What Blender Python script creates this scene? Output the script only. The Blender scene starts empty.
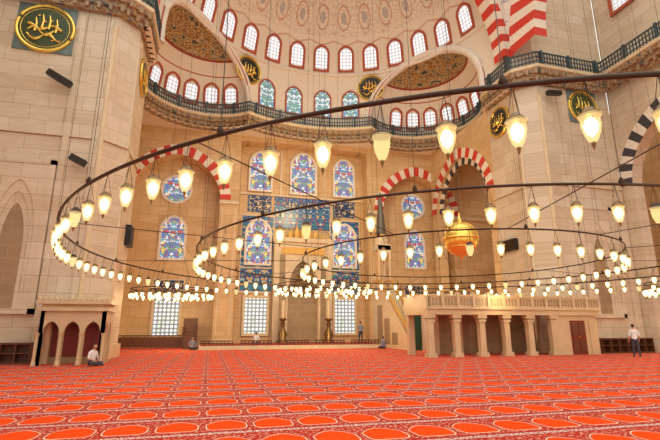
import bpy, math, random
from mathutils import Vector, Matrix
random.seed(7)
S=bpy.context.scene
S.view_settings.view_transform='Standard'
pi=math.pi
XM=8.0   # mihrab axis
# ------------------------------------------------------------------ materials
class NT:
    def __init__(s,name):
        s.m=bpy.data.materials.new(name); s.m.use_nodes=True
        s.t=s.m.node_tree; s.n=s.t.nodes; s.l=s.t.links
        s.b=s.n['Principled BSDF']
    def new(s,t,**k):
        n=s.n.new(t)
        for a,v in k.items(): setattr(n,a,v)
        return n
    def put(s,sock,v):
        if isinstance(v,bpy.types.NodeSocket): s.l.new(v,sock)
        else: sock.default_value=v
    def math(s,op,a,b=0.0,c=0.0):
        n=s.new('ShaderNodeMath',operation=op)
        s.put(n.inputs[0],a); s.put(n.inputs[1],b); s.put(n.inputs[2],c)
        return n.outputs[0]
    def mix(s,f,a,b,bt='MIX'):
        n=s.new('ShaderNodeMix',data_type='RGBA',blend_type=bt)
        s.put(n.inputs[0],f)
        for i,v in ((6,a),(7,b)):
            s.put(n.inputs[i], v if isinstance(v,bpy.types.NodeSocket) else (*v[:3],1))
        return n.outputs[2]
    def obj(s): return s.new('ShaderNodeTexCoord').outputs['Object']
    def sep(s,v):
        n=s.new('ShaderNodeSeparateXYZ'); s.l.new(v,n.inputs[0]); return n.outputs
    def comb(s,x,y,z=0.0):
        n=s.new('ShaderNodeCombineXYZ')
        s.put(n.inputs[0],x);s.put(n.inputs[1],y);s.put(n.inputs[2],z); return n.outputs[0]
    def noise(s,v,sc,det=3.0):
        n=s.new('ShaderNodeTexNoise'); s.l.new(v,n.inputs['Vector']); n.inputs['Scale'].default_value=sc
        n.inputs['Detail'].default_value=det; return n.outputs[0]
    def vor(s,v,sc,out='Distance',feat='F1'):
        n=s.new('ShaderNodeTexVoronoi',feature=feat); s.l.new(v,n.inputs['Vector']); n.inputs['Scale'].default_value=sc
        return n.outputs[out]
    def ramp(s,f,stops,const=False):
        n=s.new('ShaderNodeValToRGB'); s.l.new(f,n.inputs[0]); e=n.color_ramp.elements
        if const: n.color_ramp.interpolation='CONSTANT'
        while len(e)<len(stops): e.new(0.5)
        for i,(p,c) in enumerate(stops): e[i].position=p; e[i].color=(*c,1)
        return n.outputs[0]
    def base(s,c): s.put(s.b.inputs['Base Color'], c if isinstance(c,bpy.types.NodeSocket) else (*c,1))
    def rough(s,r): s.b.inputs['Roughness'].default_value=r
    def emit(s,c,st):
        s.put(s.b.inputs['Emission Color'], c if isinstance(c,bpy.types.NodeSocket) else (*c,1))
        s.b.inputs['Emission Strength'].default_value=st
        s.m.cycles.emission_sampling='NONE'

def plain(name,c,r=0.6,metal=0.0,var=0.15,sc=4.0):
    t=NT(name); n=t.noise(t.obj(),sc)
    t.base(t.mix(n,tuple(x*(1-var) for x in c),tuple(min(1,x*(1+var)) for x in c)))
    t.rough(r); t.b.inputs['Metallic'].default_value=metal
    return t.m
def stone(name,c1,c2,bw=1.6,bh=0.8,mort=(.45,.36,.28),stain=0.25,rough=.55):
    t=NT(name); o=t.obj(); x=t.sep(o)
    v=t.comb(t.math('ADD',x[0],x[1]),x[2])
    b=t.new('ShaderNodeTexBrick'); t.l.new(v,b.inputs['Vector'])
    b.inputs['Scale'].default_value=1.0; b.inputs['Bias'].default_value=-.1
    b.inputs['Brick Width'].default_value=bw; b.inputs['Row Height'].default_value=bh
    b.inputs['Mortar Size'].default_value=.016; b.inputs['Mortar Smooth'].default_value=.4
    b.inputs['Color1'].default_value=(*c1,1); b.inputs['Color2'].default_value=(*c2,1); b.inputs['Mortar'].default_value=(*mort,1)
    n=t.noise(o,.30,6.0); n2=t.noise(t.comb(t.math('MULTIPLY',t.math('ADD',x[0],x[1]),.7),0.0,t.math('MULTIPLY',x[2],3.0)),1.4,7.0)
    st=t.math('MULTIPLY',t.math('SUBTRACT',n,.30),stain*3.2)
    st=t.math('MINIMUM',t.math('MAXIMUM',st,0.0),1.0)
    c=t.mix(st,b.outputs[0],(c1[0]*.80,c1[1]*.60,c1[2]*.36))
    k=t.math('MINIMUM',t.math('MAXIMUM',t.math('MULTIPLY',t.math('SUBTRACT',n2,.45),3.0),0.0),1.0)
    c=t.mix(t.math('MULTIPLY',k,.4),c,(min(1,c1[0]*1.2),min(1,c1[1]*1.24),min(1,c1[2]*1.36)))
    t.base(c); t.rough(rough); return t.m
M={}
M['pier']=stone('pier_marble',(.70,.61,.47),(.57,.47,.33),mort=(.38,.29,.20),stain=.28)
M['qibla']=stone('qibla_stone',(.70,.50,.27),(.57,.37,.17),mort=(.37,.23,.11),stain=.28)
M['marble']=plain('white_marble',(.70,.57,.37),.4,var=.18,sc=2)
M['loge']=plain('loge_marble',(.60,.46,.28),.4,var=.2,sc=1.5)
M['cream']=plain('cream_plaster',(.80,.73,.62),.8,var=.05,sc=1)
M['recess']=stone('recess_stone',(.38,.27,.15),(.30,.21,.12),1.0,.6)  # darker stone; pier niche panels carry their recess shade in this colour
M['vred']=plain('voussoir_red',(.62,.045,.022),.6)
M['vwhite']=plain('voussoir_white',(.82,.75,.62),.6)
M['vblack']=plain('voussoir_black',(.05,.045,.05),.6)
M['iron']=plain('dark_iron',(.045,.024,.014),.45,.5)
M['wood']=plain('dark_wood',(.13,.045,.02),.45,sc=9)
M['woodred']=plain('red_wood',(.20,.02,.015),.4)
M['gold']=plain('gold',(.95,.62,.13),.25,.75)
M['golddull']=plain('gold_paint',(.72,.42,.10),.5,.2)
M['goldfilig']=plain('roundel_dark_green_ground',(.05,.075,.025),.5,.1,.5,6)
M['black']=plain('black_lacquer',(.012,.012,.012),.4)
M['green']=plain('green_lacquer',(.02,.07,.03),.4)
M['teal']=plain('teal_square_tile',(.13,.19,.18),.5,0,.3,3)
M['rail']=plain('blue_grey_iron',(.05,.09,.11),.5,.3)
M['lead']=plain('grey_lead_roof',(.13,.12,.10),.5,.3)
M['brass']=plain('brass',(.22,.13,.05),.35,.8)
M['frame']=plain('window_frame_ochre',(.44,.10,.05),.7)
M['framew']=plain('window_frame_white',(.82,.76,.66),.7)
M['skin']=plain('skin',(.55,.32,.22),.6,var=.05)
M['hair']=plain('hair',(.03,.02,.015),.7)
M['shirtw']=plain('shirt_white',(.75,.75,.78),.8)
M['shirtg']=plain('shirt_grey',(.22,.26,.36),.8)
M['pants']=plain('trousers_dark',(.04,.045,.07),.8)
M['redcar']=plain('platform_carpet',(.34,.03,.02),.9,sc=6)
def muq():
    t=NT('muqarnas_paint'); o=t.obj(); v=t.vor(o,2.6)
    t.base(t.ramp(v,[(0,(.58,.40,.17)),(.3,(.18,.08,.045)),(.55,(.44,.30,.15)),(.8,(.09,.09,.09))])); t.rough(.6); return t.m
M['muq']=muq()
def domem():
    t=NT('painted_dome_plaster'); o=t.obj(); x=t.sep(o)
    az=t.math('ARCTAN2',t.math('SUBTRACT',x[0],8.0),t.math('SUBTRACT',x[1],25.5))
    bay=t.math('SUBTRACT',t.math('FRACT',t.math('MULTIPLY',az,5.3)),.5)
    h=t.math('SUBTRACT',x[2],31.3)
    bx=t.math('MULTIPLY',bay,2.6)
    dd=t.math('SQRT',t.math('ADD',t.math('MULTIPLY',bx,bx),t.math('MULTIPLY',t.math('MULTIPLY',h,h),.55)))
    med=t.math('COMPARE',dd,.72,.07)
    med2=t.math('LESS_THAN',dd,.34)
    net=t.math('LESS_THAN',t.vor(o,2.4,'Distance','DISTANCE_TO_EDGE'),.05)
    up=t.math('GREATER_THAN',x[2],29.7)
    c=t.mix(t.math('MULTIPLY',t.math('MULTIPLY',net,up),.5),(.82,.74,.60),(.42,.22,.12))
    c=t.mix(t.math('MULTIPLY',med,.6),c,(.48,.16,.10))
    c=t.mix(t.math('MULTIPLY',med2,.55),c,(.22,.25,.33))
    cr=t.math('COMPARE',t.math('ADD',x[2],t.math('MULTIPLY',t.math('ABSOLUTE',t.math('SUBTRACT',t.math('FRACT',t.math('MULTIPLY',az,5.0)),.5)),-.8)),28.95,.09)
    c=t.mix(t.math('MULTIPLY',cr,.5),c,(.52,.14,.08))
    n=t.noise(o,.5,4)
    c=t.mix(t.math('MULTIPLY',n,.25),c,(.70,.57,.40))
    t.base(c); t.rough(.8); return t.m
M['dome']=domem()
def exm():
    t=NT('painted_conch_plaster'); o=t.obj(); x=t.sep(o)
    k=t.math('GREATER_THAN',x[2],24.85)
    v=t.vor(t.comb(x[0],x[1],t.math('MULTIPLY',x[2],2.2)),1.9)
    orn=t.ramp(v,[(0,(.82,.64,.28)),(.22,(.50,.30,.10)),(.42,(.20,.09,.04)),(.6,(.55,.42,.2)),(.8,(.07,.07,.06))])
    c=t.mix(k,(.80,.73,.60),orn)
    c=t.mix(t.math('COMPARE',x[2],24.8,.08),c,(.30,.06,.03))
    c=t.mix(t.math('COMPARE',x[2],23.7,.05),c,(.45,.14,.08))
    t.base(c); t.rough(.8); return t.m
M['conch']=exm()
def pend():
    t=NT('painted_pendentive'); o=t.obj()
    v=t.vor(o,.8); t.base(t.ramp(v,[(0,(.45,.05,.03)),(.12,(.8,.74,.66)),(.5,(.8,.72,.6)),(.58,(.25,.25,.40)),(.64,(.8,.74,.66))])); t.rough(.8); return t.m
M['pend']=pend()
def stained(name,pal,sc=3.2,st=1.0):
    t=NT(name); o=t.obj(); x=t.sep(o)
    v=t.comb(t.math('ABSOLUTE',x[0]),0.0,x[2])
    col=t.sep(t.vor(v,sc,'Color'))[0]
    c=t.ramp(col,pal,True)
    e=t.vor(v,sc,'Distance','DISTANCE_TO_EDGE')
    c=t.mix(t.math('LESS_THAN',e,.06),c,(.14,.10,.10))
    t.base((.1,.1,.1)); t.emit(c,st); t.rough(.3); return t.m
M['stain']=stained('stained_glass',[(0,(.06,.16,.55)),(.18,(.85,.85,.92)),(.32,(.70,.05,.06)),(.46,(.06,.42,.55)),(.58,(.98,.66,.12)),(.70,(.30,.12,.45)),(.78,(.70,.82,1)),(.9,(.05,.38,.16))],5.0,.95)
M['stain2']=stained('stained_glass_green',[(0,(.1,.4,.3)),(.25,(.85,.95,.9)),(.5,(.1,.35,.55)),(.7,(.8,.9,1)),(.85,(.2,.5,.4))],5.0,1.0)
def lattice(name,st,hole,bar,s=5.5,th=.15):
    t=NT(name); o=t.obj(); x=t.sep(o)
    a=t.math('SUBTRACT',t.math('FRACT',t.math('MULTIPLY',x[0],s)),.5); b=t.math('SUBTRACT',t.math('FRACT',t.math('MULTIPLY',x[2],s)),.5)
    d=t.math('ADD',t.math('MULTIPLY',a,a),t.math('MULTIPLY',b,b))
    if name.startswith('iron'):
        n=t.noise(o,1.6,2.0)
        hole=t.ramp(n,[(.35,(.62,.80,.90)),(.5,(.95,1,1)),(.65,(.45,.68,.50))])
    c=t.mix(t.math('GREATER_THAN',d,th),hole,bar)
    t.base((.3,.3,.3)); t.emit(c,st); return t.m
M['lat']=lattice('plaster_lattice_glass',1.15,(.92,.97,1),(.42,.38,.38),3.0,.13)
M['grille']=lattice('iron_grille_window',1.0,(.90,.97,1),(.08,.12,.15),3.0,.13)
def tile():
    t=NT('iznik_tile'); o=t.obj(); x=t.sep(o)
    v=t.comb(t.math('PINGPONG',x[0],.65),0.0,x[2])
    col=t.sep(t.vor(v,6.0,'Color'))[1]
    c=t.ramp(col,[(0,(.02,.09,.30)),(.35,(.06,.24,.42)),(.60,(.46,.54,.54)),(.70,(.03,.24,.26)),(.82,(.50,.08,.04)),(.88,(.60,.42,.16)),(.93,(.04,.10,.34))],True)
    t.base(c); t.rough(.25); return t.m
M['tile']=tile()
def script():
    t=NT('tile_inscription'); o=t.obj(); n=t.noise(o,3.0,1.0)
    k=t.math('COMPARE',n,.5,.035)
    t.base(t.mix(k,(.01,.035,.14),(.75,.6,.3))); t.rough(.3); return t.m
M['script']=script()
def carpet():
    t=NT('saf_carpet'); o=t.obj(); x=t.sep(o)
    W,H=.78,1.26
    u=t.math('SUBTRACT',t.math('FRACT',t.math('DIVIDE',x[0],W)),.5)
    w=t.math('FRACT',t.math('DIVIDE',x[1],H))
    au=t.math('ABSOLUTE',u)
    top=t.math('SUBTRACT',.86,t.math('MULTIPLY',t.math('POWER',t.math('MULTIPLY',au,2.0),1.9),.34))
    def nich(side,dt):
        a=t.math('LESS_THAN',au,side); b=t.math('LESS_THAN',w,t.math('SUBTRACT',top,dt)); c=t.math('GREATER_THAN',w,.20+dt)
        rc=t.math('LESS_THAN',t.math('ADD',t.math('POWER',t.math('DIVIDE',au,side),3.4),t.math('POWER',t.math('DIVIDE',t.math('MAXIMUM',t.math('SUBTRACT',.45,w),0.0),.27-dt),3.4)),1.0)
        return t.math('MULTIPLY',t.math('MULTIPLY',a,b),t.math('MULTIPLY',c,rc))
    n=t.noise(o,18.0,2.0); n1=t.noise(o,45.,2.0); n3=t.noise(o,30.,1.0)
    field=t.mix(t.math('GREATER_THAN',n,.56),(.40,.025,.014),(.62,.30,.22))
    c=t.mix(nich(.46,0.0),field,(.36,.02,.012))
    c=t.mix(nich(.435,.022),c,(.80,.52,.38))
    c=t.mix(nich(.405,.048),c,(.45,.02,.01))
    inner=t.mix(n1,(.62,.03,.004),(.86,.10,.010))
    c=t.mix(nich(.39,.058),c,inner)
    s1=t.math('LESS_THAN',w,.11)
    c=t.mix(s1,c,t.mix(t.math('GREATER_THAN',n3,.48),(.74,.62,.54),(.36,.09,.09)))
    s2=t.math('COMPARE',w,.135,.022)
    c=t.mix(s2,c,(.36,.012,.010))
    s3=t.math('COMPARE',w,.985,.018)
    c=t.mix(s3,c,(.36,.012,.010))
    t.base(c); t.rough(.95); t.b.inputs['Specular IOR Level'].default_value=.05; return t.m
M['carpet']=carpet()
def emis(name,c,st):
    t=NT(name); t.base(c); t.emit(c,st); return t.m
M['bulb']=emis('lamp_bulb',(1,.84,.52),12.0)
def glass():
    m=bpy.data.materials.new('lamp_glass'); m.use_nodes=True; n=m.node_tree.nodes; l=m.node_tree.links
    n.remove(n['Principled BSDF']); out=n['Material Output']
    tr=n.new('ShaderNodeBsdfTransparent'); tr.inputs[0].default_value=(1,.95,.85,1)
    e=n.new('ShaderNodeEmission'); e.inputs[0].default_value=(1,.70,.30,1); e.inputs[1].default_value=1.5
    mx=n.new('ShaderNodeMixShader'); mx.inputs[0].default_value=.5
    l.new(tr.outputs[0],mx.inputs[1]); l.new(e.outputs[0],mx.inputs[2]); l.new(mx.outputs[0],out.inputs[0])
    m.cycles.emission_sampling='NONE'; return m
M['glass']=glass()
# ------------------------------------------------------------------ mesh builder
def link(o): S.collection.objects.link(o); return o
class MB:
    def __init__(s,name,mats): s.name=name; s.mats=[M[k] for k in mats]; s.v=[]; s.f=[]; s.mi=[]
    def add(s,vs,fs,mi=0):
        b=len(s.v); s.v+= [tuple(p) for p in vs]; s.f+=[tuple(b+i for i in f) for f in fs]; s.mi+=[mi]*len(fs)
    def box(s,a,b,mi=0,rot=None,c=None):
        x0,y0,z0=a;x1,y1,z1=b
        vs=[(x0,y0,z0),(x1,y0,z0),(x1,y1,z0),(x0,y1,z0),(x0,y0,z1),(x1,y0,z1),(x1,y1,z1),(x0,y1,z1)]
        if rot is not None: vs=[Vector(c)+rot@(Vector(p)-Vector(c)) for p in vs]
        s.add(vs,[(0,3,2,1),(4,5,6,7),(0,1,5,4),(1,2,6,5),(2,3,7,6),(3,0,4,7)],mi)
    def prism(s,poly,z0,z1,mi=0):
        n=len(poly); vs=[(x,y,z0) for x,y in poly]+[(x,y,z1) for x,y in poly]
        s.add(vs,[tuple(reversed(range(n))),tuple(range(n,2*n))]+[(i,(i+1)%n,n+(i+1)%n,n+i) for i in range(n)],mi)
    def prism_yz(s,poly,x0,x1,mi=0):
        n=len(poly); vs=[(x0,y,z) for y,z in poly]+[(x1,y,z) for y,z in poly]
        s.add(vs,[tuple(reversed(range(n))),tuple(range(n,2*n))]+[(i,(i+1)%n,n+(i+1)%n,n+i) for i in range(n)],mi)
    def lathe(s,pr,c,n=12,mi=0,sx=1,sy=1):
        vs=[]
        for r,z in pr:
            for i in range(n):
                a=2*pi*i/n; vs.append((c[0]+r*sx*math.cos(a),c[1]+r*sy*math.sin(a),c[2]+z))
        fs=[(k*n+i,k*n+(i+1)%n,(k+1)*n+(i+1)%n,(k+1)*n+i) for k in range(len(pr)-1) for i in range(n)]
        s.add(vs,fs,mi)
    def tube(s,pts,r,n=6,mi=0,closed=False):
        pts=[Vector(p) for p in pts]; N=len(pts); vs=[]
        rr=r if isinstance(r,(list,tuple)) else [r]*N
        for i,p in enumerate(pts):
            if closed: t=pts[(i+1)%N]-pts[i-1]
            else: t=pts[min(i+1,N-1)]-pts[max(i-1,0)]
            t.normalize(); up=Vector((0,0,1)) if abs(t.z)<.95 else Vector((1,0,0))
            a=t.cross(up).normalized(); b=a.cross(t)
            for k in range(n):
                q=2*pi*k/n; vs.append(p+a*(rr[i]*math.cos(q))+b*(rr[i]*math.sin(q)))
        fs=[(i*n+k,i*n+(k+1)%n,((i+1)%N)*n+(k+1)%n,((i+1)%N)*n+k) for i in range(N if closed else N-1) for k in range(n)]
        if not closed: fs+= [tuple(range(n)),tuple(reversed(range((N-1)*n,N*n)))]
        s.add(vs,fs,mi)
    def arcade(s,p0,p1,z0,zt,ops,th,mi=0,wave=14):
        P0=Vector(p0);d=Vector(p1)-P0;L=d.length;d/=L;nrm=Vector((-d.y,d.x))*th
        seg=[];cur=0
        for (c,a,zs,ri) in sorted(ops):
            if c-a>cur: seg.append((cur,c-a,z0,z0))
            pr=None
            for k in range(wave*2+1):
                th_=pi-pi*k/(wave*2); x=a*math.cos(th_); z=zs+archz(th_,ri)
                if pr: seg.append((c+pr[0],c+x,pr[1],z))
                pr=(x,z)
            cur=c+a
        if cur<L: seg.append((cur,L,z0,z0))
        for a,b,za,zb in seg:
            A=P0+d*a;B=P0+d*b
            q=[A,B,B+nrm,A+nrm];zz=[za,zb,zb,za]
            vs=[(q[i].x,q[i].y,zz[i]) for i in range(4)]+[(q[i].x,q[i].y,zt) for i in range(4)]
            fs=[(0,3,2,1),(4,5,6,7),(0,1,5,4),(2,3,7,6)]
            if za==z0 and zb==z0: fs+=[(1,2,6,5),(3,0,4,7)]
            s.add(vs,fs,mi)
    def vouss(s,o,d,c,zs,a0,r0,a1,r1,th,n=21,m1=0,m2=1):
        d=Vector(d).normalized(); nr=Vector((d.y,-d.x))*th; o=Vector(o)
        def P(a,r,t,f):
            q=o+d*(c+a*math.cos(t))+nr*f; return (q.x,q.y,zs+archz(t,r))
        for k in range(n):
            sub=3; mi=m1 if k%2==0 else m2
            for j in range(sub):
                t0=pi*(k+j/sub)/n;t1=pi*(k+(j+1)/sub)/n
                vs=[P(a0,r0,t0,1),P(a1,r1,t0,1),P(a1,r1,t1,1),P(a0,r0,t1,1),P(a0,r0,t0,-1.5),P(a1,r1,t0,-.05),P(a1,r1,t1,-.05),P(a0,r0,t1,-1.5)]
                s.add(vs,[(0,1,2,3),(1,5,6,2),(0,3,7,4)],mi)
    def obj(s,smooth=False,mat=None):
        me=bpy.data.meshes.new(s.name); me.from_pydata(s.v,[],s.f)
        for m in s.mats: me.materials.append(m)
        me.polygons.foreach_set('material_index',s.mi)
        if smooth: me.polygons.foreach_set('use_smooth',[True]*len(s.f))
        me.update(); o=link(bpy.data.objects.new(s.name,me))
        if mat is not None: o.matrix_world=mat
        return o
def archz(t,ri): return ri*(.86*math.sin(t)+.14*(1-abs(math.cos(t))))
def facing(c,F):
    F=Vector(F).normalized(); r=(-F).cross(Vector((0,0,1))).normalized(); u=r.cross(-F)
    m=Matrix((( r.x,-F.x,u.x,c[0]),(r.y,-F.y,u.y,c[1]),(r.z,-F.z,u.z,c[2]),(0,0,0,1))); return m
def arch_outline(w,h,rise,n=16):
    a=w/2; zs=h/2-rise
    return [(a,-h/2)]+[(a*math.cos(pi*k/n),zs+archz(pi*k/n,rise)) for k in range(n+1)]+[(-a,-h/2)]
WN=[0]
def window(c,F,w,h,glass,frame='framew',fw=.18,dep=.15,rise=None,circ=False,inner=None):
    WN[0]+=1
    mb=MB('window_%d'%WN[0],[glass,frame]+([inner] if inner else []))
    if circ:
        out=[((w/2+fw)*math.cos(2*pi*k/32),(w/2+fw)*math.sin(2*pi*k/32)) for k in range(32)]
        inn=[((w/2)*math.cos(2*pi*k/32),(w/2)*math.sin(2*pi*k/32)) for k in range(32)]
    else:
        r=rise if rise is not None else w*.62
        inn=arch_outline(w,h,r) if r>0 else [(w/2,-h/2),(w/2,h/2),(-w/2,h/2),(-w/2,-h/2)]
        W,H=w+2*fw,h+2*fw
        out=arch_outline(W,H,r+fw*.6) if r>0 else [(W/2,-H/2),(W/2,H/2),(-W/2,H/2),(-W/2,-H/2)]
    n=len(inn)
    vs=[(x,-dep,z) for x,z in out]+[(x,-dep,z) for x,z in inn]+[(x,0,z) for x,z in out]+[(x,-.02,z) for x,z in inn]
    fs=[]
    for i in range(n):
        j=(i+1)%n; fs+=[(i,j,n+j,n+i),(i,2*n+i,2*n+j,j),(n+i,n+j,3*n+j,3*n+i)]
    mb.add(vs,fs,1)
    mb.add([(x,-.02,z) for x,z in inn],[tuple(range(n))],0)
    return mb.obj(mat=facing(c,F))
# ------------------------------------------------------------------ floor, walls
mb=MB('floor',['carpet']); mb.box((-12.6,-4,-.2),(34,40.2,0)); mb.obj()
mb=MB('wall_qibla',['qibla']); mb.box((-12.6,40,0),(33,40.8,20.1)); mb.obj()
OFF=11.4
mb=MB('wall_qibla_screen',['qibla','vred','vwhite','marble'])
x0=-12.0
mb.arcade((x0,38.6),(28.4,38.6),0,18.9,[(XM-OFF-x0,3.7,12.6,3.9),(XM-x0,6.1,18.3,.25),(XM+OFF-x0,3.7,12.6,3.9)],1.38)
for s in (-1,1):
    mb.vouss((0,38.6),(1,0),XM+s*OFF,12.6,3.7,3.9,4.6,4.85,.06,25,1,2)
for a,b in ((XM-OFF-4.8,XM-OFF-3.65),(XM-OFF+3.65,XM-6.05),(XM+6.05,XM+OFF-3.65),(XM+OFF+3.65,28.3)):
    mb.box((a,38.45,12.2),(b,38.6,12.5),3)
    mb.box((a,38.5,0),(b,38.6,.6),3)
    if b-a<2.5:
        mb.box((a+.25,38.54,1.0),(a+.35,38.6,11.9),3); mb.box((b-.35,38.54,1.0),(b-.25,38.6,11.9),3)
mb.obj()
mb=MB('wall_left',['pier']); mb.box((-13.2,-4,0),(-12.4,40,20.1)); mb.obj()
mb=MB('wall_right',['pier','vblack','vwhite','vred'])
mb.arcade((28.4,24),(28.4,-4),0,19,[(5.2,4.3,11.5,4.5),(16,4.3,11.5,4.5)],.9)
mb.box((28.4,-4,19),(29.3,24,36))
for c in (5.2,16):
    mb.vouss((28.4,24),(0,-1),c,11.5,4.3,4.5,5.3,5.6,.06,27,1,2)
mb.obj()
mb=MB('wall_right_outer',['qibla','vred','vwhite'])
mb.box((33.2,-4,0),(34,40,20))
for c in (6,17): mb.vouss((33.2,24),(0,-1),c,9.5,3,3.2,4,4.3,.1,19,1,2)
mb.obj()
for y in (18,7):
    window((33.15,y,7),(-1,0,0),2,4,'stain')
    window((33.15,y,2.4),(-1,0,0),2,3,'grille',rise=0)
for y in (21.5,18.5,15.5,12.5):
    window((28.35,y,26.5),(-1,0,0),1.5,3.2,'lat','frame',.25)
    window((28.35,y,31.5),(-1,0,0),1.5,3.2,'lat','frame',.25)
X=21.0
mb=MB('wall_side_arch_right',['qibla','vred','vwhite','vblack'])
mb.arcade((X,38.6),(X,28.5),0,18.9,[(5.05,4.2,12.4,4.2)],.9)
mb.vouss((X,38.6),(0,-1),5.05,12.4,4.2,4.2,5.0,5.1,.07,23,1,2)
mb.vouss((X+.35,38.6),(0,-1),5.05,12.4,3.6,3.6,4.22,4.22,.05,23,3,2)
mb.obj()
# ------------------------------------------------------------------ piers
def mir(x): return 2*XM-x
for side in (-1,1):
    f=(lambda x:x) if side<0 else mir
    nm='pier_left' if side<0 else 'pier_right'
    poly=[(-12.35,24),(-6,24),(-5,25),(-5,28.5),(-12.35,28.5)]
    pl=[(f(x),y) for x,y in poly]
    mb=MB(nm,['pier','recess','marble','muq'])
    mb.prism(pl,0,36)
    base=[(f(x),y) for x,y in [(-12.3,23.85),(-5.94,23.85),(-4.85,24.94),(-4.85,28.6),(-12.3,28.6)]]
    mb.prism(base,0,.7,2)
    for z in (11.2,): mb.prism([(f(x),y) for x,y in [(-12.3,23.9),(-5.96,23.9),(-4.9,24.96),(-4.9,28.55),(-12.3,28.55)]],z,z+.22)
    for xa_,xb_ in ((-7.9,-7.6),(-6.5,-6.2),(-11.9,-11.6)):
        a,b=sorted((f(xa_),f(xb_))); mb.box((a,23.88,.7),(b,24,18.4))
    for x,y in ((-6.1,23.95),(-5.0,25.1)):
        mb.lathe([(.16,.7),(.13,1.0),(.13,17.6),(.2,18)],(f(x),y,0),10,2)
    cx=f(-9.4)
    for a,b,c,d in ((-1.45,-1.2,2.2,9.8),(1.2,1.45,2.2,9.8),(-1.45,1.45,9.55,9.8),(-1.45,1.45,2.2,2.45)):
        mb.box((cx+a,23.78,c),(cx+b,24,d),0)
    mb.arcade((cx-1.2,23.82),(cx+1.2,23.82),2.45,9.55,[(1.2,.92,5.8,2.9)],.06,0)
    mb.arcade((cx-1.0,23.88),(cx+1.0,23.88),2.45,9.2,[(1.0,.72,5.6,2.5)],.05,0)
    mb.arcade((cx-.8,23.93),(cx+.8,23.93),2.45,8.9,[(.8,.5,5.4,2.1)],.04,0)
    mb.box((cx-.6,23.97,2.45),(cx+.6,23.99,8.2),1)  # nearly flush dark panel, niche depth shade put into its colour
    mb.obj()
# ------------------------------------------------------------------ gallery path
path=[(-11.3,6),(-11.3,23.3),(-5.7,23.3),(-4.3,24.6),(-4.3,28.2)]
EX=[(-1.2,32.4),(mir(-1.2),32.4)]
def arc(c,R,a0,a1,n): return [(c[0]+R*math.cos(math.radians(a0+(a1-a0)*k/n)),c[1]+R*math.sin(math.radians(a0+(a1-a0)*k/n))) for k in range(n+1)]
path+=arc(EX[0],5,228,46,26)
mainarc=arc((XM,25.5),12,114,66,14)
right=[(mir(x),y) for x,y in reversed(path)]
path=path+mainarc+right
def norms(p):
    out=[]
    for i in range(len(p)):
        a=Vector(p[max(i-1,0)]);b=Vector(p[min(i+1,len(p)-1)]); d=(b-a).normalized(); out.append(Vector((-d.y,d.x)))
    return out
NP=norms(path)
def off(i,o): q=Vector(path[i])+NP[i]*o; return q
mb=MB('gallery_balcony',['marble','muq','rail','recess'])
def ribbon(prof,mi):
    for (o0,z0),(o1,z1) in zip(prof[:-1],prof[1:]):
        vs=[];n=len(path)
        for i in range(n):
            a=off(i,o0);b=off(i,o1); vs+=[(a.x,a.y,z0),(b.x,b.y,z1)]
        mb.add(vs,[(2*i,2*i+2,2*i+3,2*i+1) for i in range(n-1)],mi)
ribbon([(.55,20.12),(0,20.12),(0,19.9),(.08,19.85)],0)
ribbon([(.08,19.85),(.12,19.5),(.3,19.45),(.32,19.15),(.5,19.1),(.52,18.8),(.68,18.75)],1)
def resample(p,step):
    out=[];acc=0;prev=Vector(p[0]);out.append((prev.copy(),0))
    for i in range(1,len(p)):
        cur=Vector(p[i]);L=(cur-prev).length
        d=(cur-prev)/L if L>0 else Vector((1,0)); pos=step-acc
        while pos<=L: out.append((prev+d*pos,math.atan2(d.y,d.x))); pos+=step
        acc=L-(pos-step); prev=cur
    return out
for p,a in resample(path,.6):
    R=Matrix.Rotation(a,3,'Z'); c=(p.x,p.y,0)
    mb.box((p.x-.09,p.y+.06,19.4),(p.x+.09,p.y+.5,19.8),3,R,c)
    mb.box((p.x-.09,p.y+.26,18.9),(p.x+.09,p.y+.6,19.4),3,R,c)
for p,a in resample(path,.24):
    R=Matrix.Rotation(a,3,'Z'); c=(p.x,p.y,0)
    mb.box((p.x-.035,p.y-.0,20.12),(p.x+.035,p.y+.05,21.0),2,R,c)
for p,a in resample(path,2.4):
    R=Matrix.Rotation(a,3,'Z'); c=(p.x,p.y,0)
    mb.box((p.x-.09,p.y-.04,20.12),(p.x+.09,p.y+.12,21.2),2,R,c)
for z in (20.3,20.65,21.02):
    mb.tube([(q[0],q[1],z) for q in path],.045 if z<21 else .07,5,2)
mb.obj()
mb=MB('ceiling_gallery_slab',['cream'])
ref=Vector((XM,24)); vs=[]
def hit(p):
    d=Vector(p)-ref; ts=[]
    if d.x<0: ts.append((-13-ref.x)/d.x)
    if d.x>0: ts.append((29-ref.x)/d.x)
    if d.y>0: ts.append((40-ref.y)/d.y)
    return ref+d*max(1.0,min(ts))
sub=[i for i in range(len(path)) if path[i][1]>24]
for i in sub:
    a=off(i,.10); b=hit((a.x,a.y)); vs+=[(a.x,a.y,18.9),(b.x,b.y,18.9),(a.x,a.y,20.1),(b.x,b.y,20.1)]
fs=[]
for i in range(len(sub)-1):
    k=4*i; fs+=[(k,k+1,k+5,k+4),(k+2,k+6,k+7,k+3)]
mb.add(vs,fs,0); mb.obj()
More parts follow.
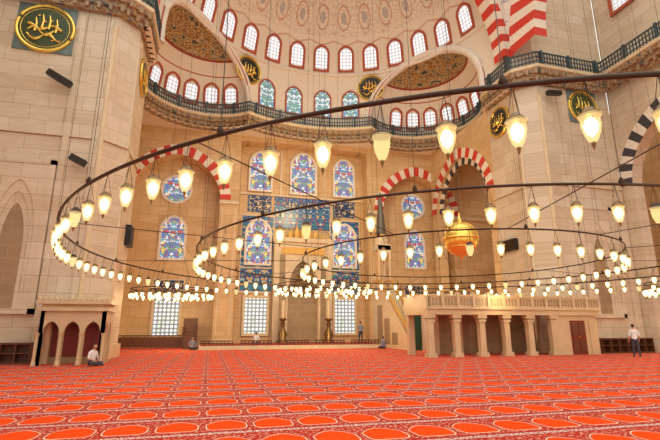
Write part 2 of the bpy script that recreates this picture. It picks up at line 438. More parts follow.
# ------------------------------------------------------------------ semi dome
C=Vector((XM,25.5,25)); R0=12.6; RE=5.6; ZE=21.0
def in_ex(p):
    for c in EX:
        d=math.hypot(p[0]-c[0],p[1]-c[1])
        if p[2]<ZE:
            if d<RE: return True
        elif math.sqrt(d*d+(p[2]-ZE)**2)<RE: return True
    return False
def in_main(p):
    d=math.hypot(p[0]-C.x,p[1]-C.y)
    if p[2]<C.z: return d<R0
    return math.sqrt(d*d+(p[2]-C.z)**2)<R0
mb=MB('ceiling_semi_dome',['dome'])
nA=240; prof=[(R0,20.1+ (4.9)*k/24) for k in range(25)]+[(R0*math.cos(pi/2*k/40),C.z+R0*math.sin(pi/2*k/40)) for k in range(1,41)]
vs=[(C.x+r*math.cos(pi*i/nA),C.y+r*math.sin(pi*i/nA),z) for r,z in prof for i in range(nA+1)]
fs=[]
for k in range(len(prof)-1):
    for i in range(nA):
        f=(k*(nA+1)+i,k*(nA+1)+i+1,(k+1)*(nA+1)+i+1,(k+1)*(nA+1)+i)
        c=sum((Vector(vs[j]) for j in f),Vector())/4
        if not in_ex(c): fs.append(f)
mb.add(vs,fs); mb.obj(True)
mb=MB('ceiling_exedra_conches',['conch','frame','framew'])
for c in EX:
    nA2=200; prof=[(RE,20.1+.9*k/6) for k in range(7)]+[(RE*math.cos(pi/2*k/36),ZE+RE*math.sin(pi/2*k/36)) for k in range(1,37)]
    vs=[(c[0]+r*math.cos(2*pi*i/nA2),c[1]+r*math.sin(2*pi*i/nA2),z) for r,z in prof for i in range(nA2)]
    fs=[]
    for k in range(len(prof)-1):
        for i in range(nA2):
            f=(k*nA2+i,k*nA2+(i+1)%nA2,(k+1)*nA2+(i+1)%nA2,(k+1)*nA2+i)
            q=sum((Vector(vs[j]) for j in f),Vector())/4
            if not in_main(q) and not (28.4>q.y): fs.append(f)
    mb.add(vs,fs,0)
    pts=[]
    for i in range(0,1801):
        a=pi*i/1800; x=C.x+R0*math.cos(a); y=C.y+R0*math.sin(a); d=math.hypot(x-c[0],y-c[1])
        if d<RE: pts.append((x,y,ZE+math.sqrt(RE*RE-d*d)))
    pts=[(pts[0][0],pts[0][1],20.1)]+pts[::6]+[pts[-1],(pts[-1][0],pts[-1][1],20.1)]
    mb.tube(pts,.36,6,2)
    mb.tube([(p[0]*.996+XM*.004,p[1]-.27,p[2]) for p in pts],.09,5,1)
mb.obj(True)
mb=MB('trim_dome_ring',['framew','frame'])
mb.tube([(C.x+12.5*math.cos(pi*i/80),C.y+12.5*math.sin(pi*i/80),26.0) for i in range(81)],.14,6,0)
mb.tube([(C.x+12.0*math.cos(pi*i/80),C.y+12.0*math.sin(pi*i/80),29.4) for i in range(81)],.06,6,1)
mb.obj()
for k in range(16):
    az=math.radians(-86+172*k/15); e=math.radians(12.2); r=R0*math.cos(e)-.03
    p=(C.x+r*math.sin(az),C.y+r*math.cos(az),C.z+R0*math.sin(e))
    window(p,(-math.sin(az)*math.cos(e),-math.cos(az)*math.cos(e),-math.sin(e)),1.15,2.3,'lat','frame',.22,.12)
for a,g in ((-19,'stain2'),(-6.5,'stain2'),(6.5,'stain2'),(19,'stain2')):
    az=math.radians(a); p=(C.x+(R0-.03)*math.sin(az),C.y+(R0-.03)*math.cos(az),22.8)
    window(p,(-math.sin(az),-math.cos(az),0),1.45,2.7,g,'frame',.14,.12)
for ci,c in enumerate(EX):
    s=-1 if ci==0 else 1
    for a in (-75,-45,-15,15,45,75,105):
        az=math.radians(s*(45)+a*.62); e=math.radians(12); r=RE*math.cos(e)-.03
        p=(c[0]+r*math.sin(az),c[1]+r*math.cos(az),ZE+RE*math.sin(e)+.0)
        if p[1]<28.8 or in_main(p): continue
        window(p,(-math.sin(az)*math.cos(e),-math.cos(az)*math.cos(e),-math.sin(e)),1.0,1.9,'lat','frame',.2,.12)
ZA=21.5
mb=MB('ceiling_great_arches',['vred','vwhite','pend','cream'])
mb.vouss((0,25.4),(1,0),XM,ZA,12.3,14.0,13.9,15.6,.5,61,0,1)
mb.vouss((21.2,25),(0,-1),13,ZA,10.2,11.4,12.9,14.3,.4,49,0,1)
RP=math.hypot(13,13)
for sx in (-1,1):
    vs=[];nz=24;na=24
    for k in range(nz+1):
        dz=12.6*k/nz; r=math.sqrt(RP*RP-dz*dz); a0=math.acos(min(1,13/r)); a1=pi/2-a0
        for i in range(na+1):
            a=a0+(a1-a0)*i/na; vs.append((XM+sx*r*math.cos(a),11.9+r*math.sin(a),ZA+dz))
    mb.add(vs,[(k*(na+1)+i,k*(na+1)+i+1,(k+1)*(na+1)+i+1,(k+1)*(na+1)+i) for k in range(nz) for i in range(na)],2)
mb.obj()
# ------------------------------------------------------------------ qibla windows
Yw=39.98
N_=(0,-1,0)
for o,w,h,z in ((-4.1,1.9,3.7,16.0),(0,2.3,4.0,16.1),(4.1,1.9,3.7,16.0),(-4.1,2.1,4.0,9.2),(4.1,2.1,4.0,9.2)):
    window((XM+o,Yw-.05,z),N_,w,h,'stain','framew',.18,.2)
for s in (-1,1):
    window((XM+s*11.5,Yw,9.2),N_,1.9,3.6,'stain','framew',.2)
    window((XM+s*11.5,Yw,13.6),N_,2.3,2.3,'stain','framew',.2,circ=True)
    window((XM+s*11.5,Yw,2.5),N_,2.0,3.1,'grille','marble',.22,rise=0)
    window((XM+s*4.1,Yw-.05,2.6),N_,1.9,3.0,'grille','marble',.22,rise=0)
mb=MB('tile_panels',['tile','script','marble'])
for s in (-1,1):
    a,b=sorted((XM+s*2.75,XM+s*5.6))
    mb.box((a,39.93,4.7),(b,39.99,11.6),0)
    for z0,z1 in ((4.55,4.7),(11.6,11.75),(6.75,6.87)): mb.box((a-.1,39.88,z0),(b+.1,39.99,z1),2)
    for x in (a-.1,b): mb.box((x,39.89,4.55),(x+.1,39.99,11.7),2)
    a,b=sorted((XM+s*3.1,XM+s*5.1)); mb.box((a,39.9,12.1),(b,39.99,13.5),1)
    mb.box((a-.1,39.95,12.0),(b+.1,39.99,13.6),0)
    mb.box((XM+s*2.15-.09,39.9,13.7),(XM+s*2.15+.09,39.99,18.3),2)
    a,b=XM+s*11.5-1.2,XM+s*11.5+1.2
    mb.box((a,39.93,4.5),(b,39.99,5.5),1); mb.box((a-.1,39.96,4.4),(b+.1,39.99,5.6),2)
mb.box((XM-2.7,39.93,10.6),(XM+2.7,39.99,13.6),0)
mb.box((XM-1.9,39.9,12.6),(XM+1.9,39.98,13.2),1)
mb.box((XM-6,39.86,13.65),(XM+6,39.99,13.8),2)
mb.obj()
# ------------------------------------------------------------------ mihrab
mb=MB('mihrab_niche',['marble','recess','muq','golddull','tile'])
mb.arcade((XM-2.5,39.3),(XM+2.5,39.3),0.0,9.2,[(2.5,1.35,4.6,2.9)],.6)
mb.box((XM-2.7,39.15,0),(XM-2.25,39.9,9.4)); mb.box((XM+2.25,39.15,0),(XM+2.7,39.9,9.4)); mb.box((XM-2.8,39.1,9.2),(XM+2.8,39.9,9.6))
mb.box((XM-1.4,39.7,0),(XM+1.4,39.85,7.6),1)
for s in (-1,1): mb.lathe([(.2,0),(.2,.3),(.13,.5),(.13,4.3),(.2,4.6),(.2,4.8)],(XM+s*1.5,39.2,0),12)
for s in (-1,1):
    a,b=sorted((XM+s*1.65,XM+s*2.15)); mb.box((a,39.25,.4),(b,39.3,8.0),1)
for k in range(7):
    ww=1.3-.18*k; m=8-k
    for j in range(m):
        mb.lathe([(.01,-.3),(.12,-.12),(.16,.05),(.03,.22)],(XM-ww+(j+.5)*2*ww/m,39.55-.03*k,4.7+.38*k),8,2)
for k in range(9):
    h=1.3*math.exp(-((k-4)/2.2)**2)+.25; x=XM-2.4+k*.6
    mb.lathe([(.24,0),(.28,h*.4),(.1,h*.8),(0.01,h)],(x,39.5,9.6),8,3,1,.4)
mb.box((XM-2.0,39.2,8.1),(XM+2.0,39.3,8.7),3)
mb.obj()
mb=MB('mihrab_platform',['marble','redcar','wood'])
mb.box((XM-8.6,34.2,0),(XM+5.4,38.4,.28)); mb.box((XM-8.5,34.3,.28),(XM+5.3,38.4,.32),1)
for k in range(5):
    x=XM-8.5+k*2.85
    for j in range(2): mb.box((x,34.22,.42+.16*j),(x+2.3,34.3,.5+.16*j),2)
    for j in range(9): mb.box((x+j*.28,34.22,.3),(x+.06+j*.28,34.3,.66),2)
mb.obj()
for x in (XM-2.0,XM+2.0):
    mb=MB('giant_candlestick',['brass','marble'])
    mb.lathe([(.02,0),(.55,0),(.5,.15),(.3,.35),(.42,.75),(.2,1.1),(.14,1.3),(.24,1.5),(.12,1.75),(.32,1.9),(.34,2.0),(.16,2.05)],(x,37.8,.32),20)
    mb.lathe([(.15,2.0),(.15,3.4),(.12,3.5),(.01,3.52)],(x,37.8,.32),14,1)
    mb.obj(True)
# ------------------------------------------------------------------ minbar
mb=MB('minbar_pulpit',['marble','golddull','recess','lead','green'])
xa,xb=13.85,15.05
for x in (xa,xb-.14):
    mb.prism_yz([(30,0),(36.9,0),(36.9,5.0),(35.4,5.0),(30.2,.95),(30,.95)],x,x+.14)
    mb.prism_yz([(30,1.45),(30,1.3),(35.4,5.45),(36.9,5.45),(36.9,5.6),(35.4,5.6)],x-.03,x+.17,1)
    for k in range(16):
        y=30.2+k*.34; z=.95+(y-30.2)*.79
        mb.box((x+.03,y,z),(x+.11,y+.1,z+.5))
    for k in range(3):
        y=31.9+k*1.5; mb.box((x-.02,y,.3),(x+.16,y+1.1,1.2+k*1.1),2)
for k in range(14): mb.box((xa+.14,30.3+k*.37,0),(xb-.14,30.67+k*.37,.34*(k+1)))
for x in (xa-.05,xb-.2): mb.box((x,29.8,0),(x+.25,30.1,3.2))
mb.box((xa-.15,29.75,3.0),(xb+.15,30.15,3.5)); 
for k in range(5): mb.lathe([(.13,0),(.16,.25),(.01,.6-.1*abs(k-2))],(xa+.15+k*.22,29.95,3.5),8,1)
mb.box((xa+.2,29.9,0),(xb-.2,30.0,2.6),4)
for x in (xa+.1,xb-.1):
    for y in (35.6,36.8): mb.lathe([(.1,5),(.08,5.2),(.08,7.6),(.13,7.8)],(x,y,0),8)
mb.arcade((xa,35.5),(xb,35.5),7.3,8.6,[(.6,.5,7.4,.7)],.12)
mb.box((xa-.05,35.5,8.2),(xb+.05,36.95,8.7))
cx,cy=(xa+xb)/2,36.2
mb.lathe([(.6,8.7),(.58,9.5),(.66,9.6)],(cx,cy,0),8,0)
mb.lathe([(.68,9.6),(.45,9.9),(.34,11.3),(.12,13.4),(.05,13.6)],(cx,cy,0),8,3)
mb.lathe([(.05,13.6),(.1,13.8),(.02,14.3)],(cx,cy,0),8,1)
mb.lathe([(.67,9.45),(.69,9.6)],(cx,cy,0),8,1)
mb.obj()
# ------------------------------------------------------------------ muezzin loge right
mb=MB('muezzin_loge',['loge','recess','qibla'])
YF=22.6
mb.box((11.6,YF,2.3),(20.95,25.6,2.6)); mb.box((20.95,YF,2.3),(23.3,23.8,2.6))
mb.box((11.5,YF-.1,2.6),(23.4,YF+.15,2.72)); mb.box((11.5,YF-.06,3.3),(23.4,YF+.12,3.42))
mb.box((11.6,YF,2.6),(11.8,25.6,3.42))
for k in range(12):
    x=11.6+k*.985; mb.box((x-.08,YF-.08,2.6),(x+.08,YF+.14,3.55))
    mb.box((x+.08,YF,2.72),(x+.92,YF+.06,3.3),0)
    for j in range(4): mb.box((x+.16+j*.2,YF-.02,2.8),(x+.28+j*.2,YF+.0,3.22),1)
XC=[11.85+1.62*k for k in range(6)]
for x in XC:
    y=YF+.22
    mb.box((x-.27,y-.2,0),(x+.27,y+.25,.22)); mb.box((x-.17,y-.13,.22),(x+.17,y+.2,1.9)); mb.box((x-.24,y-.18,1.9),(x+.24,y+.23,2.02)); mb.box((x-.29,y-.2,2.1),(x+.29,y+.25,2.3)); mb.box((x-.2,y-.15,2.02),(x+.2,y+.2,2.1),1)
for x in XC[:5]:
    mb.box((x-.19,25.15,0),(x+.19,25.5,2.3))
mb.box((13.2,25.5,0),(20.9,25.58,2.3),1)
mb.box((20.1,YF+.15,0),(20.9,YF+.35,2.35)); mb.box((22.6,YF+.15,0),(23.2,YF+.35,2.35)); mb.box((20.9,YF+.15,2.0),(22.6,YF+.35,2.35))
mb.box((20.9,YF+.2,0),(21.2,YF+.3,2.0));mb.box((22.3,YF+.2,0),(22.6,YF+.3,2.0))
mb.obj()
mb=MB('door_1',['woodred','wood','gold'])
mb.box((21.2,YF+.18,0),(22.3,YF+.26,2.0)); 
for a,b in ((21.28,21.7),(21.8,22.22)):
    for z in (.15,1.1): mb.box((a,YF+.15,z),(b,YF+.18,z+.75),1)
mb.lathe([(.03,0),(.03,.08)],(21.75,YF+.14,1.0),8,2); mb.obj()
# left loge
mb=MB('small_loge',['loge','recess','qibla','woodred'])
a=(-7.1,22.2);b=(-4.5,22.2)
mb.arcade(a,b,0,2.35,[(.48,.32,1.35,.5),(1.3,.32,1.35,.5),(2.12,.32,1.35,.5)],.16)
mb.arcade((-4.5,22.2),(-4.5,23.8),0,2.35,[(.45,.3,1.35,.5),(1.15,.3,1.35,.5)],.16)
mb.arcade((-7.1,23.8),(-7.1,22.2),0,2.35,[(.8,.3,1.35,.5)],.16)
mb.box((-7.25,22.05,2.3),(-4.35,23.82,2.45)); mb.box((-7.1,22.2,2.45),(-4.5,23.82,2.6),2); mb.box((-7.3,22.0,2.6),(-4.3,23.82,2.72))
for k in range(14): mb.lathe([(.07,0),(.08,.1),(.01,.24)],(-7.2+k*.21,22.1,2.72),6)
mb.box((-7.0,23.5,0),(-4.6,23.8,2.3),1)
mb.box((-6.9,23.45,.3),(-4.8,23.5,1.7),3)
for x in (-7.1,-6.2,-5.4,-4.5): mb.lathe([(.1,0),(.1,.1),(.07,.2),(.07,1.2),(.11,1.35)],(x,22.12,0),8)
mb.obj()
# ------------------------------------------------------------------ low wooden shelves
def shelf(x0,x1,y):
    mb=MB('low_wooden_bookcase',['wood','recess'])
    mb.box((x0,y,0),(x1,y+.45,.08)); mb.box((x0,y,.85),(x1,y+.45,.93)); mb.box((x0,y+.4,.08),(x1,y+.45,.85))
    n=int((x1-x0)/.6)
    for k in range(n+1):
        x=x0+(x1-x0-.05)*k/n; mb.box((x,y,.08),(x+.05,y+.42,.85))
    mb.box((x0,y+.02,.45),(x1,y+.4,.49)); mb.obj()
shelf(-11.8,-7.6,23.2); shelf(23.8,28,23.2)
mb=MB('low_wooden_screen',['wood'])
for k in range(12): mb.box((-6.8+k*.5,38.1,0),(-6.75+k*.5,38.2,.95))
mb.box((-6.8,38.1,.9),(-.9,38.22,1.0)); mb.box((-6.8,38.12,.1),(-.9,38.2,.85)); mb.obj()
mb=MB('preacher_chair',['wood','golddull'])
for x in (-1.9,-.9):
    for y in (37.0,37.9): mb.box((x-.05,y-.05,0),(x+.05,y+.05,2.3 if y>37.5 else 1.6))
mb.box((-1.95,36.95,1.0),(-.85,37.95,1.1)); mb.box((-1.95,37.9,1.1),(-.85,37.98,2.3)); mb.box((-1.95,36.95,1.5),(-1.85,37.95,1.6)); mb.box((-.95,36.95,1.5),(-.85,37.95,1.6))
for k in range(3): mb.box((-1.8,36.5+.15*k,0),(-1,36.65+.15*k,.3*(k+1)))
mb.box((-1.85,36.98,.1),(-.95,37.0,1.0)); mb.obj()
# ------------------------------------------------------------------ calligraphy roundels
def roundel(c,F,r,bg='black',seed=1,square=None):
    rd=random.Random(seed)
    mb=MB('calligraphy_roundel',[bg,'gold']+([square] if square else []))
    n=40
    mb.add([(0,-.1,0)]+[(r*math.cos(2*pi*k/n),-.1,r*math.sin(2*pi*k/n)) for k in range(n)],[(0,1+k,1+(k+1)%n) for k in range(n)],0)
    mb.tube([(r*math.cos(2*pi*k/n),-.06,r*math.sin(2*pi*k/n)) for k in range(n)],r*.075,8,1,True)
    mb.tube([(r*.86*math.cos(2*pi*k/n),-.1,r*.86*math.sin(2*pi*k/n)) for k in range(n)],r*.015,6,1,True)
    for x in (-.35,-.12,.12,.38):
        z0=-.1+rd.uniform(-.15,.1); mb.tube([(r*x,-.12,r*z0),(r*(x+.03),-.12,r*(z0+.35)),(r*(x-.02),-.12,r*(z0+.62))],[r*.05,r*.045,r*.02],6,1)
    for z,a,ph in ((-.18,.16,0),(.0,.1,1.4),(-.42,.14,2.6)):
        mb.tube([(r*(-.6+1.2*k/16),-.12,r*(z+a*math.sin(ph+k*.55))) for k in range(17)],[r*(.02+.045*abs(math.sin(k*.5+ph))) for k in range(17)],6,1)
    for k in range(7): 
        x,z=rd.uniform(-.55,.55),rd.uniform(-.55,.55); mb.tube([(r*x,-.12,r*z),(r*(x+.07),-.12,r*(z+.04))],r*.035,5,1)
    if square:
        q=r*1.04; mb.box((-q,-.04,-q),(q,0,q),2)
    mb.obj(mat=facing(c,F))
roundel((-9.5,23.98,17.3),(0,-1,0),1.36,'goldfilig',1,'teal')
roundel((25.9,23.98,17.5),(0,-1,0),1.25,'goldfilig',2,'teal')
roundel((-4.98,27.1,16.9),(1,0,0),1.1,'green',3)
roundel((20.98,27.1,17.2),(-1,0,0),1.15,'black',4)
for s in (-1,1):
    az=math.radians(s*28.3); roundel((XM+12.5*math.sin(az),25.5+12.5*math.cos(az),24.4),(-math.sin(az),-math.cos(az),-.1),1.25,'black',5+s)
# ------------------------------------------------------------------ loudspeakers
def speaker(c,l,yaw,tilt):
    mb=MB('column_loudspeaker',['black','iron'])
    mb.box((-l/2,-.16,-.16),(l/2,.12,.16)); 
    for k in range(5): mb.box((-l/2+.08+k*l/5,-.18,-.12),(-l/2+k*l/5+l/5-.04,-.16,.12),1)
    mb.tube([(0,.1,0),(0,.45,.1)],.04,6,1)
    o=mb.obj(); o.location=c; o.rotation_euler=(0,tilt,yaw)
speaker((-8.3,23.5,14.2),1.3,0,.5); speaker((-6.9,23.5,9.8),.8,0,.45); speaker((23.0,23.5,18.0),1.2,0,-.1)
mb=MB('wall_loudspeaker',['black','iron']); mb.box((-5,27.1,6.2),(-4.7,28.2,7.4)); mb.box((-4.7,27.2,6.3),(-4.68,28.1,7.3),1); mb.obj()
mb=MB('wall_loudspeaker',['black','iron']); mb.box((20.7,26.4,7.0),(21,28.2,7.8)); mb.box((20.68,26.5,7.1),(20.7,28.1,7.7),1); mb.obj()
# ------------------------------------------------------------------ chandeliers
LC=(8.25,14.1); ZR=3.93
def lamp(mb,x,y,z,s=.92,lit=True,drop=.12):
    for k in range(3):
        a=2*pi*k/3+.4; mb.tube([(x,y,z),(x+.088*s*math.cos(a),y+.088*s*math.sin(a),z-drop-.28*s)],.004,3,0)
    c=(x,y,z-drop)
    mb.lathe([(.03*s,-.19*s),(.045*s,-.2*s),(.1*s,-.265*s),(.118*s,-.30*s)],c,10,0 if not lit else 1)
    mb.lathe([(.118*s,-.285*s),(.092*s,-.32*s),(.098*s,-.38*s),(.084*s,-.46*s),(.055*s,-.54*s),(.022*s,-.585*s)],c,10,3)
    mb.lathe([(.028*s,-.57*s),(.02*s,-.61*s),(.004*s,-.66*s)],c,6,1)
    if lit: mb.lathe([(.004,-.30*s),(.045*s,-.33*s),(.07*s,-.39*s),(.052*s,-.47*s),(.004,-.52*s)],c,8,2)
mb=MB('ring_chandelier',['iron','brass','bulb','glass','gold'])
for R,n,rr in ((12.1,116,.03),(8.75,80,.026),(5.3,46,.022)):
    mb.tube([(LC[0]+R*math.cos(2*pi*k/200),LC[1]+R*math.sin(2*pi*k/200),ZR) for k in range(200)],rr,8,0,True)
    for k in range(n):
        a=2*pi*(k+.3)/n; x=LC[0]+R*math.cos(a); y=LC[1]+R*math.sin(a)
        lamp(mb,x,y,ZR,.92,k%9!=4,.13)
    m=n//5
    for k in range(m):
        a=2*pi*(k+.5)/m; x=LC[0]+R*math.cos(a); y=LC[1]+R*math.sin(a)
        mb.tube([(x,y,ZR),(x,y,36)],.006,3,0)
        mb.lathe([(.02,0),(.05,.04),(.02,.12)],(x,y,ZR),8,0)
for k in range(12):
    a=2*pi*(k+.5)/12
    mb.tube([(LC[0]+r*math.cos(a),LC[1]+r*math.sin(a),ZR) for r in (5.3,12.1)],.010,5,0)
mb.obj(True)
mb=MB('golden_globe_pendant',['gold','iron','bulb'])
gx,gy,gz=8.75,14.1,4.75
def sph(r,n=16): return [(max(.003,r*math.sin(pi*k/n)),-r*math.cos(pi*k/n)) for k in range(n+1)]
mb.lathe([(r,z) for k,(r,z) in enumerate(sph(.62,24))],(gx,gy,gz),28)
mb.lathe([(.62,-.05),(.66,-.03),(.66,.03),(.62,.05)],(gx,gy,gz),28)
for z in (-.32,.32): mb.lathe([(.52,z-.03),(.56,z),(.52,z+.03)],(gx,gy,gz),28)
for k in range(8):
    a=2*pi*k/8; mb.tube([(gx+.63*math.cos(b)*math.cos(a),gy+.63*math.cos(b)*math.sin(a),gz+.63*math.sin(b)) for b in [(-pi/2+pi*j/12)*.96 for j in range(13)]],.014,5,0)
mb.lathe([(.16,.57),(.07,.66),(.11,.72),(.04,.82),(.02,1.0)],(gx,gy,gz),14)
mb.lathe([(.14,-.58),(.07,-.66),(.01,-.78)],(gx,gy,gz),12)
mb.tube([(gx,gy,gz+.95),(gx,gy,36)],.012,4,1)
mb.obj(True)
for (x,y,z,R,n) in ((-2.6,33,4.15,2.7,28),(8,31.5,4.6,3.4,30),(18.6,33.5,4.3,2.4,26),(25.0,17,3.9,2.9,30)):
    mb=MB('small_ring_chandelier',['iron','brass','bulb','glass'])
    for RR,nn in ((R,n),(R*.55,n//2)):
        mb.tube([(x+RR*math.cos(2*pi*k/60),y+RR*math.sin(2*pi*k/60),z) for k in range(60)],.03,6,0,True)
        for k in range(nn):
            a=2*pi*k/nn; lamp(mb,x+RR*math.cos(a),y+RR*math.sin(a),z,1.2,True,0)
    for k in range(6):
        a=2*pi*k/6; mb.tube([(x+R*math.cos(a),y+R*math.sin(a),z),(x+R*.05*math.cos(a),y+R*.05*math.sin(a),z+4)],.009,3,0)
        mb.tube([(x,y,z),(x+R*math.cos(a),y+R*math.sin(a),z)],.012,3,0)
    mb.tube([(x,y,z+4),(x,y,24 if y>26 else 30)],.012,3,0)
    mb.obj(True)
# ------------------------------------------------------------------ people
def skin_mesh(name,joints,bones,mats):
    names=list(joints); idx={n:i for i,n in enumerate(names)}
    me=bpy.data.meshes.new(name); me.from_pydata([joints[n][0] for n in names],[(idx[a],idx[b]) for a,b,_ in bones],[])
    o=link(bpy.data.objects.new(name,me))
    md=o.modifiers.new('skin','SKIN'); md.use_smooth_shade=True
    sv=me.skin_vertices[0].data
    for i,n in enumerate(names):
        r=joints[n][1]; sv[i].radius=(r,r) if not isinstance(r,tuple) else r; sv[i].use_root=(i==0)
    sb=o.modifiers.new('sub','SUBSURF'); sb.levels=2; sb.render_levels=2
    bpy.context.view_layer.update()
    dg=bpy.context.evaluated_depsgraph_get(); m2=bpy.data.meshes.new_from_object(o.evaluated_get(dg))
    o.modifiers.clear(); o.data=m2
    m2.materials.clear()
    for k in mats: m2.materials.append(M[k])
    segs=[(Vector(joints[a][0]),Vector(joints[b][0]),m) for a,b,m in bones]
    for p in m2.polygons:
        c=p.center; best=None
        for a,b,m in segs:
            ab=b-a; t=max(0,min(1,(c-a).dot(ab)/max(ab.length_squared,1e-9))); d=(a+ab*t-c).length
            if best is None or d<best[0]: best=(d,m)
        p.material_index=best[1]; p.use_smooth=True
    return o
def head(parent,pos,yaw,hairm='hair'):
    mb=MB('head',['skin','hair','shirtw','black'])
    n=16;m=14;vs=[];fs=[]
    for k in range(m+1):
        t=pi*k/m; z=.12*math.cos(t)
        for i in range(n):
            a=2*pi*i/n; r=math.sin(t); w=1.0 if z>-.02 else 1-.35*((-z-.02)/.1)
            vs.append((.076*r*w*math.cos(a),.095*r*math.sin(a)*(w if math.sin(a)>0 else 1-.1*(z<-.05)),z))
    for k in range(m):
        for i in range(n):
            f=(k*n+i,k*n+(i+1)%n,(k+1)*n+(i+1)%n,(k+1)*n+i)
            c=sum((Vector(vs[j]) for j in f),Vector())/4
            hair = c.z>.06 or (c.y>.015 and c.z>-.06)
            fs.append((f,1 if hair else 0))
    vs2=[(Vector(v)*(1.06 if (v[2]>.055 or (v[1]>.02 and v[2]>-.06)) else 1)) for v in vs]
    base=len(mb.v); mb.v+=[tuple(v) for v in vs2]
    for f,q in fs: mb.f.append(tuple(base+j for j in f)); mb.mi.append(q)
    mb.tube([(0,-.088,.02),(0,-.108,-.012),(0,-.115,-.028),(0,-.095,-.036)],[.008,.011,.014,.008],6,0)
    for s in (-1,1):
        mb.lathe(sph(.011,6),(s*.03,-.083,.008),8,2); mb.lathe(sph(.006,6),(s*.03,-.092,.008),8,3)
        mb.tube([(s*.018,-.09,.028),(s*.045,-.082,.028)],.004,5,1)
        mb.lathe(sph(.02,6),(s*.076,.0,-.005),8,0,.45,1)
    mb.tube([(-.022,-.086,-.062),(0,-.092,-.06),(.022,-.086,-.062)],.005,5,3)
    o=mb.obj(True); o.parent=parent; o.location=pos; o.rotation_euler=(0,0,yaw); return o
def hand(parent,pos,d,side):
    d=Vector(d).normalized(); up=Vector((0,0,1)) if abs(d.z)<.9 else Vector((0,1,0))
    a=d.cross(up).normalized(); b=a.cross(d); mb=MB('hand',['skin'])
    p=Vector(pos)
    mb.tube([p-d*.01,p+d*.04,p+d*.085],[.024,.036,.034],8)
    for k,L in enumerate((.065,.078,.072,.055)):
        q=p+d*.08+b*(.027-.018*k); mb.tube([q,q+d*L*.5+a*side*.006,q+d*L*.85+a*side*.022],[.009,.0085,.006],6)
    q=p+d*.02+b*.03; mb.tube([q,q+b*.022+d*.03,q+b*.026+d*.06],[.011,.010,.007],6)
    o=mb.obj(True); o.parent=parent
def person(name,loc,yaw,pose,shirt='shirtw',pants='pants'):
    e=link(bpy.data.objects.new(name,None)); e.location=loc; e.rotation_euler=(0,0,yaw)
    if pose=='stand':
        J={'pel':((0,0,.95),(.15,.11)),'bel':((0,0,1.08),(.145,.10)),'che':((0,.0,1.28),(.17,.11)),'nb':((0,0,1.44),(.085,.07)),'nk':((0,-.01,1.52),.052),'nt':((0,-.015,1.58),.05)}
        for s,n in ((-1,'l'),(1,'r')):
            J.update({'sh'+n:((s*.18,0,1.40),.062),'el'+n:((s*.25,.03,1.13),.045),'wr'+n:((s*.24,-.10,.90),.03),
             'hp'+n:((s*.09,0,.88),.10),'kn'+n:((s*.11,-.03*s,.50),.065),'an'+n:((s*.12,.04-.06*s,.09),.042),'to'+n:((s*.14,-.12-.06*s,.04),.035)})
        hp=(0,-.02,1.66)
    else:
        J={'pel':((0,0,.13),(.17,.13)),'bel':((0,-.02,.26),(.15,.11)),'che':((0,-.04,.45),(.17,.11)),'nb':((0,-.06,.61),(.085,.07)),'nk':((0,-.08,.68),.052),'nt':((0,-.09,.74),.05)}
        for s,n in ((-1,'l'),(1,'r')):
            J.update({'sh'+n:((s*.18,-.05,.57),.062),'el'+n:((s*.26,-.08,.32),.045),'wr'+n:((s*.14,-.26,.24),.03),
             'hp'+n:((s*.10,-.05,.12),.10),'kn'+n:((s*.34,-.30,.12),.065),'an'+n:((-s*.05,-.42+.06*s,.07),.042),'to'+n:((-s*.17,-.46+.06*s,.045),.035)})
        hp=(0,-.115,.82)
    B=[('pel','bel',1),('bel','che',1),('che','nb',1),('nb','nk',0),('nk','nt',0)]
    for n in 'lr': B+=[('nb','sh'+n,1),('sh'+n,'el'+n,1),('el'+n,'wr'+n,0),('pel','hp'+n,2),('hp'+n,'kn'+n,2),('kn'+n,'an'+n,2),('an'+n,'to'+n,3)]
    o=skin_mesh('body',J,B,['skin',shirt,pants,'black']); o.parent=e
    head(e,hp,0)
    for s,n in ((-1,'l'),(1,'r')):
        w=Vector(J['wr'+n][0]); d=w-Vector(J['el'+n][0]); hand(e,w,d,-s)
    return e
person('standing_man',(22.7,19.9,0),math.radians(150),'stand','shirtw','pants')
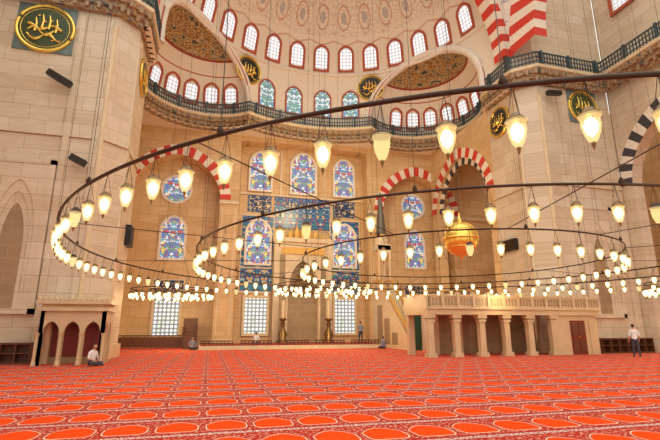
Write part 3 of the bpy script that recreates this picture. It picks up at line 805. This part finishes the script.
person('seated_man',(-4.75,21.6,0),math.radians(60),'sit','shirtw','pants')
person('seated_man',(-1.1,35.0,0),math.radians(20),'sit','shirtg','pants')
person('seated_man',(13.0,32.6,0),math.radians(200),'sit','shirtg','pants')
person('standing_man',(12.4,36.3,.32),math.radians(190),'stand','shirtg','pants')
person('seated_man',(3.6,35.6,.32),math.radians(170),'sit','shirtw','pants')
# ------------------------------------------------------------------ lights
# soft sky: brighter overhead (the great dome's daylight), dimmer toward the horizon
W=bpy.data.worlds.new('world'); S.world=W; W.use_nodes=True
wn=W.node_tree.nodes; wl=W.node_tree.links
tc=wn.new('ShaderNodeTexCoord'); sx=wn.new('ShaderNodeSeparateXYZ'); wl.new(tc.outputs['Generated'],sx.inputs[0])
rp=wn.new('ShaderNodeValToRGB'); wl.new(sx.outputs[2],rp.inputs[0])
rp.color_ramp.elements[0].position=0; rp.color_ramp.elements[0].color=(.42,.385,.33,1)
rp.color_ramp.elements[1].position=.9; rp.color_ramp.elements[1].color=(.98,.96,.90,1)
bg=wn['Background']; wl.new(rp.outputs[0],bg.inputs[0]); bg.inputs[1].default_value=2.2
def pl(x,y,z,p,r=.4,c=(1,.72,.36)):
    l=bpy.data.lights.new('chandelier_and_fill_light','POINT'); l.energy=p; l.color=c; l.shadow_soft_size=r
    o=link(bpy.data.objects.new('chandelier_and_fill_light',l)); o.location=(x,y,z)
for k in range(8):
    a=2*pi*k/8; pl(LC[0]+11*math.cos(a),LC[1]+11*math.sin(a),3.2,70)
pl(-2.6,33,3.6,420); pl(8,31.5,3.8,480); pl(18.6,33.5,3.8,420); pl(25.0,17,3.4,220)
pl(8,30,14,1500,1.0,(1,.76,.42))  # added warm fill light in mid-air, no chandelier hangs at this height
# ------------------------------------------------------------------ camera
cd=bpy.data.cameras.new('camera'); cd.lens=24; cd.sensor_width=36; cd.clip_end=300
co=link(bpy.data.objects.new('camera',cd)); co.location=(0,0,1.6)
co.rotation_euler=(math.radians(90+13.7),0,math.radians(-15)); S.camera=co
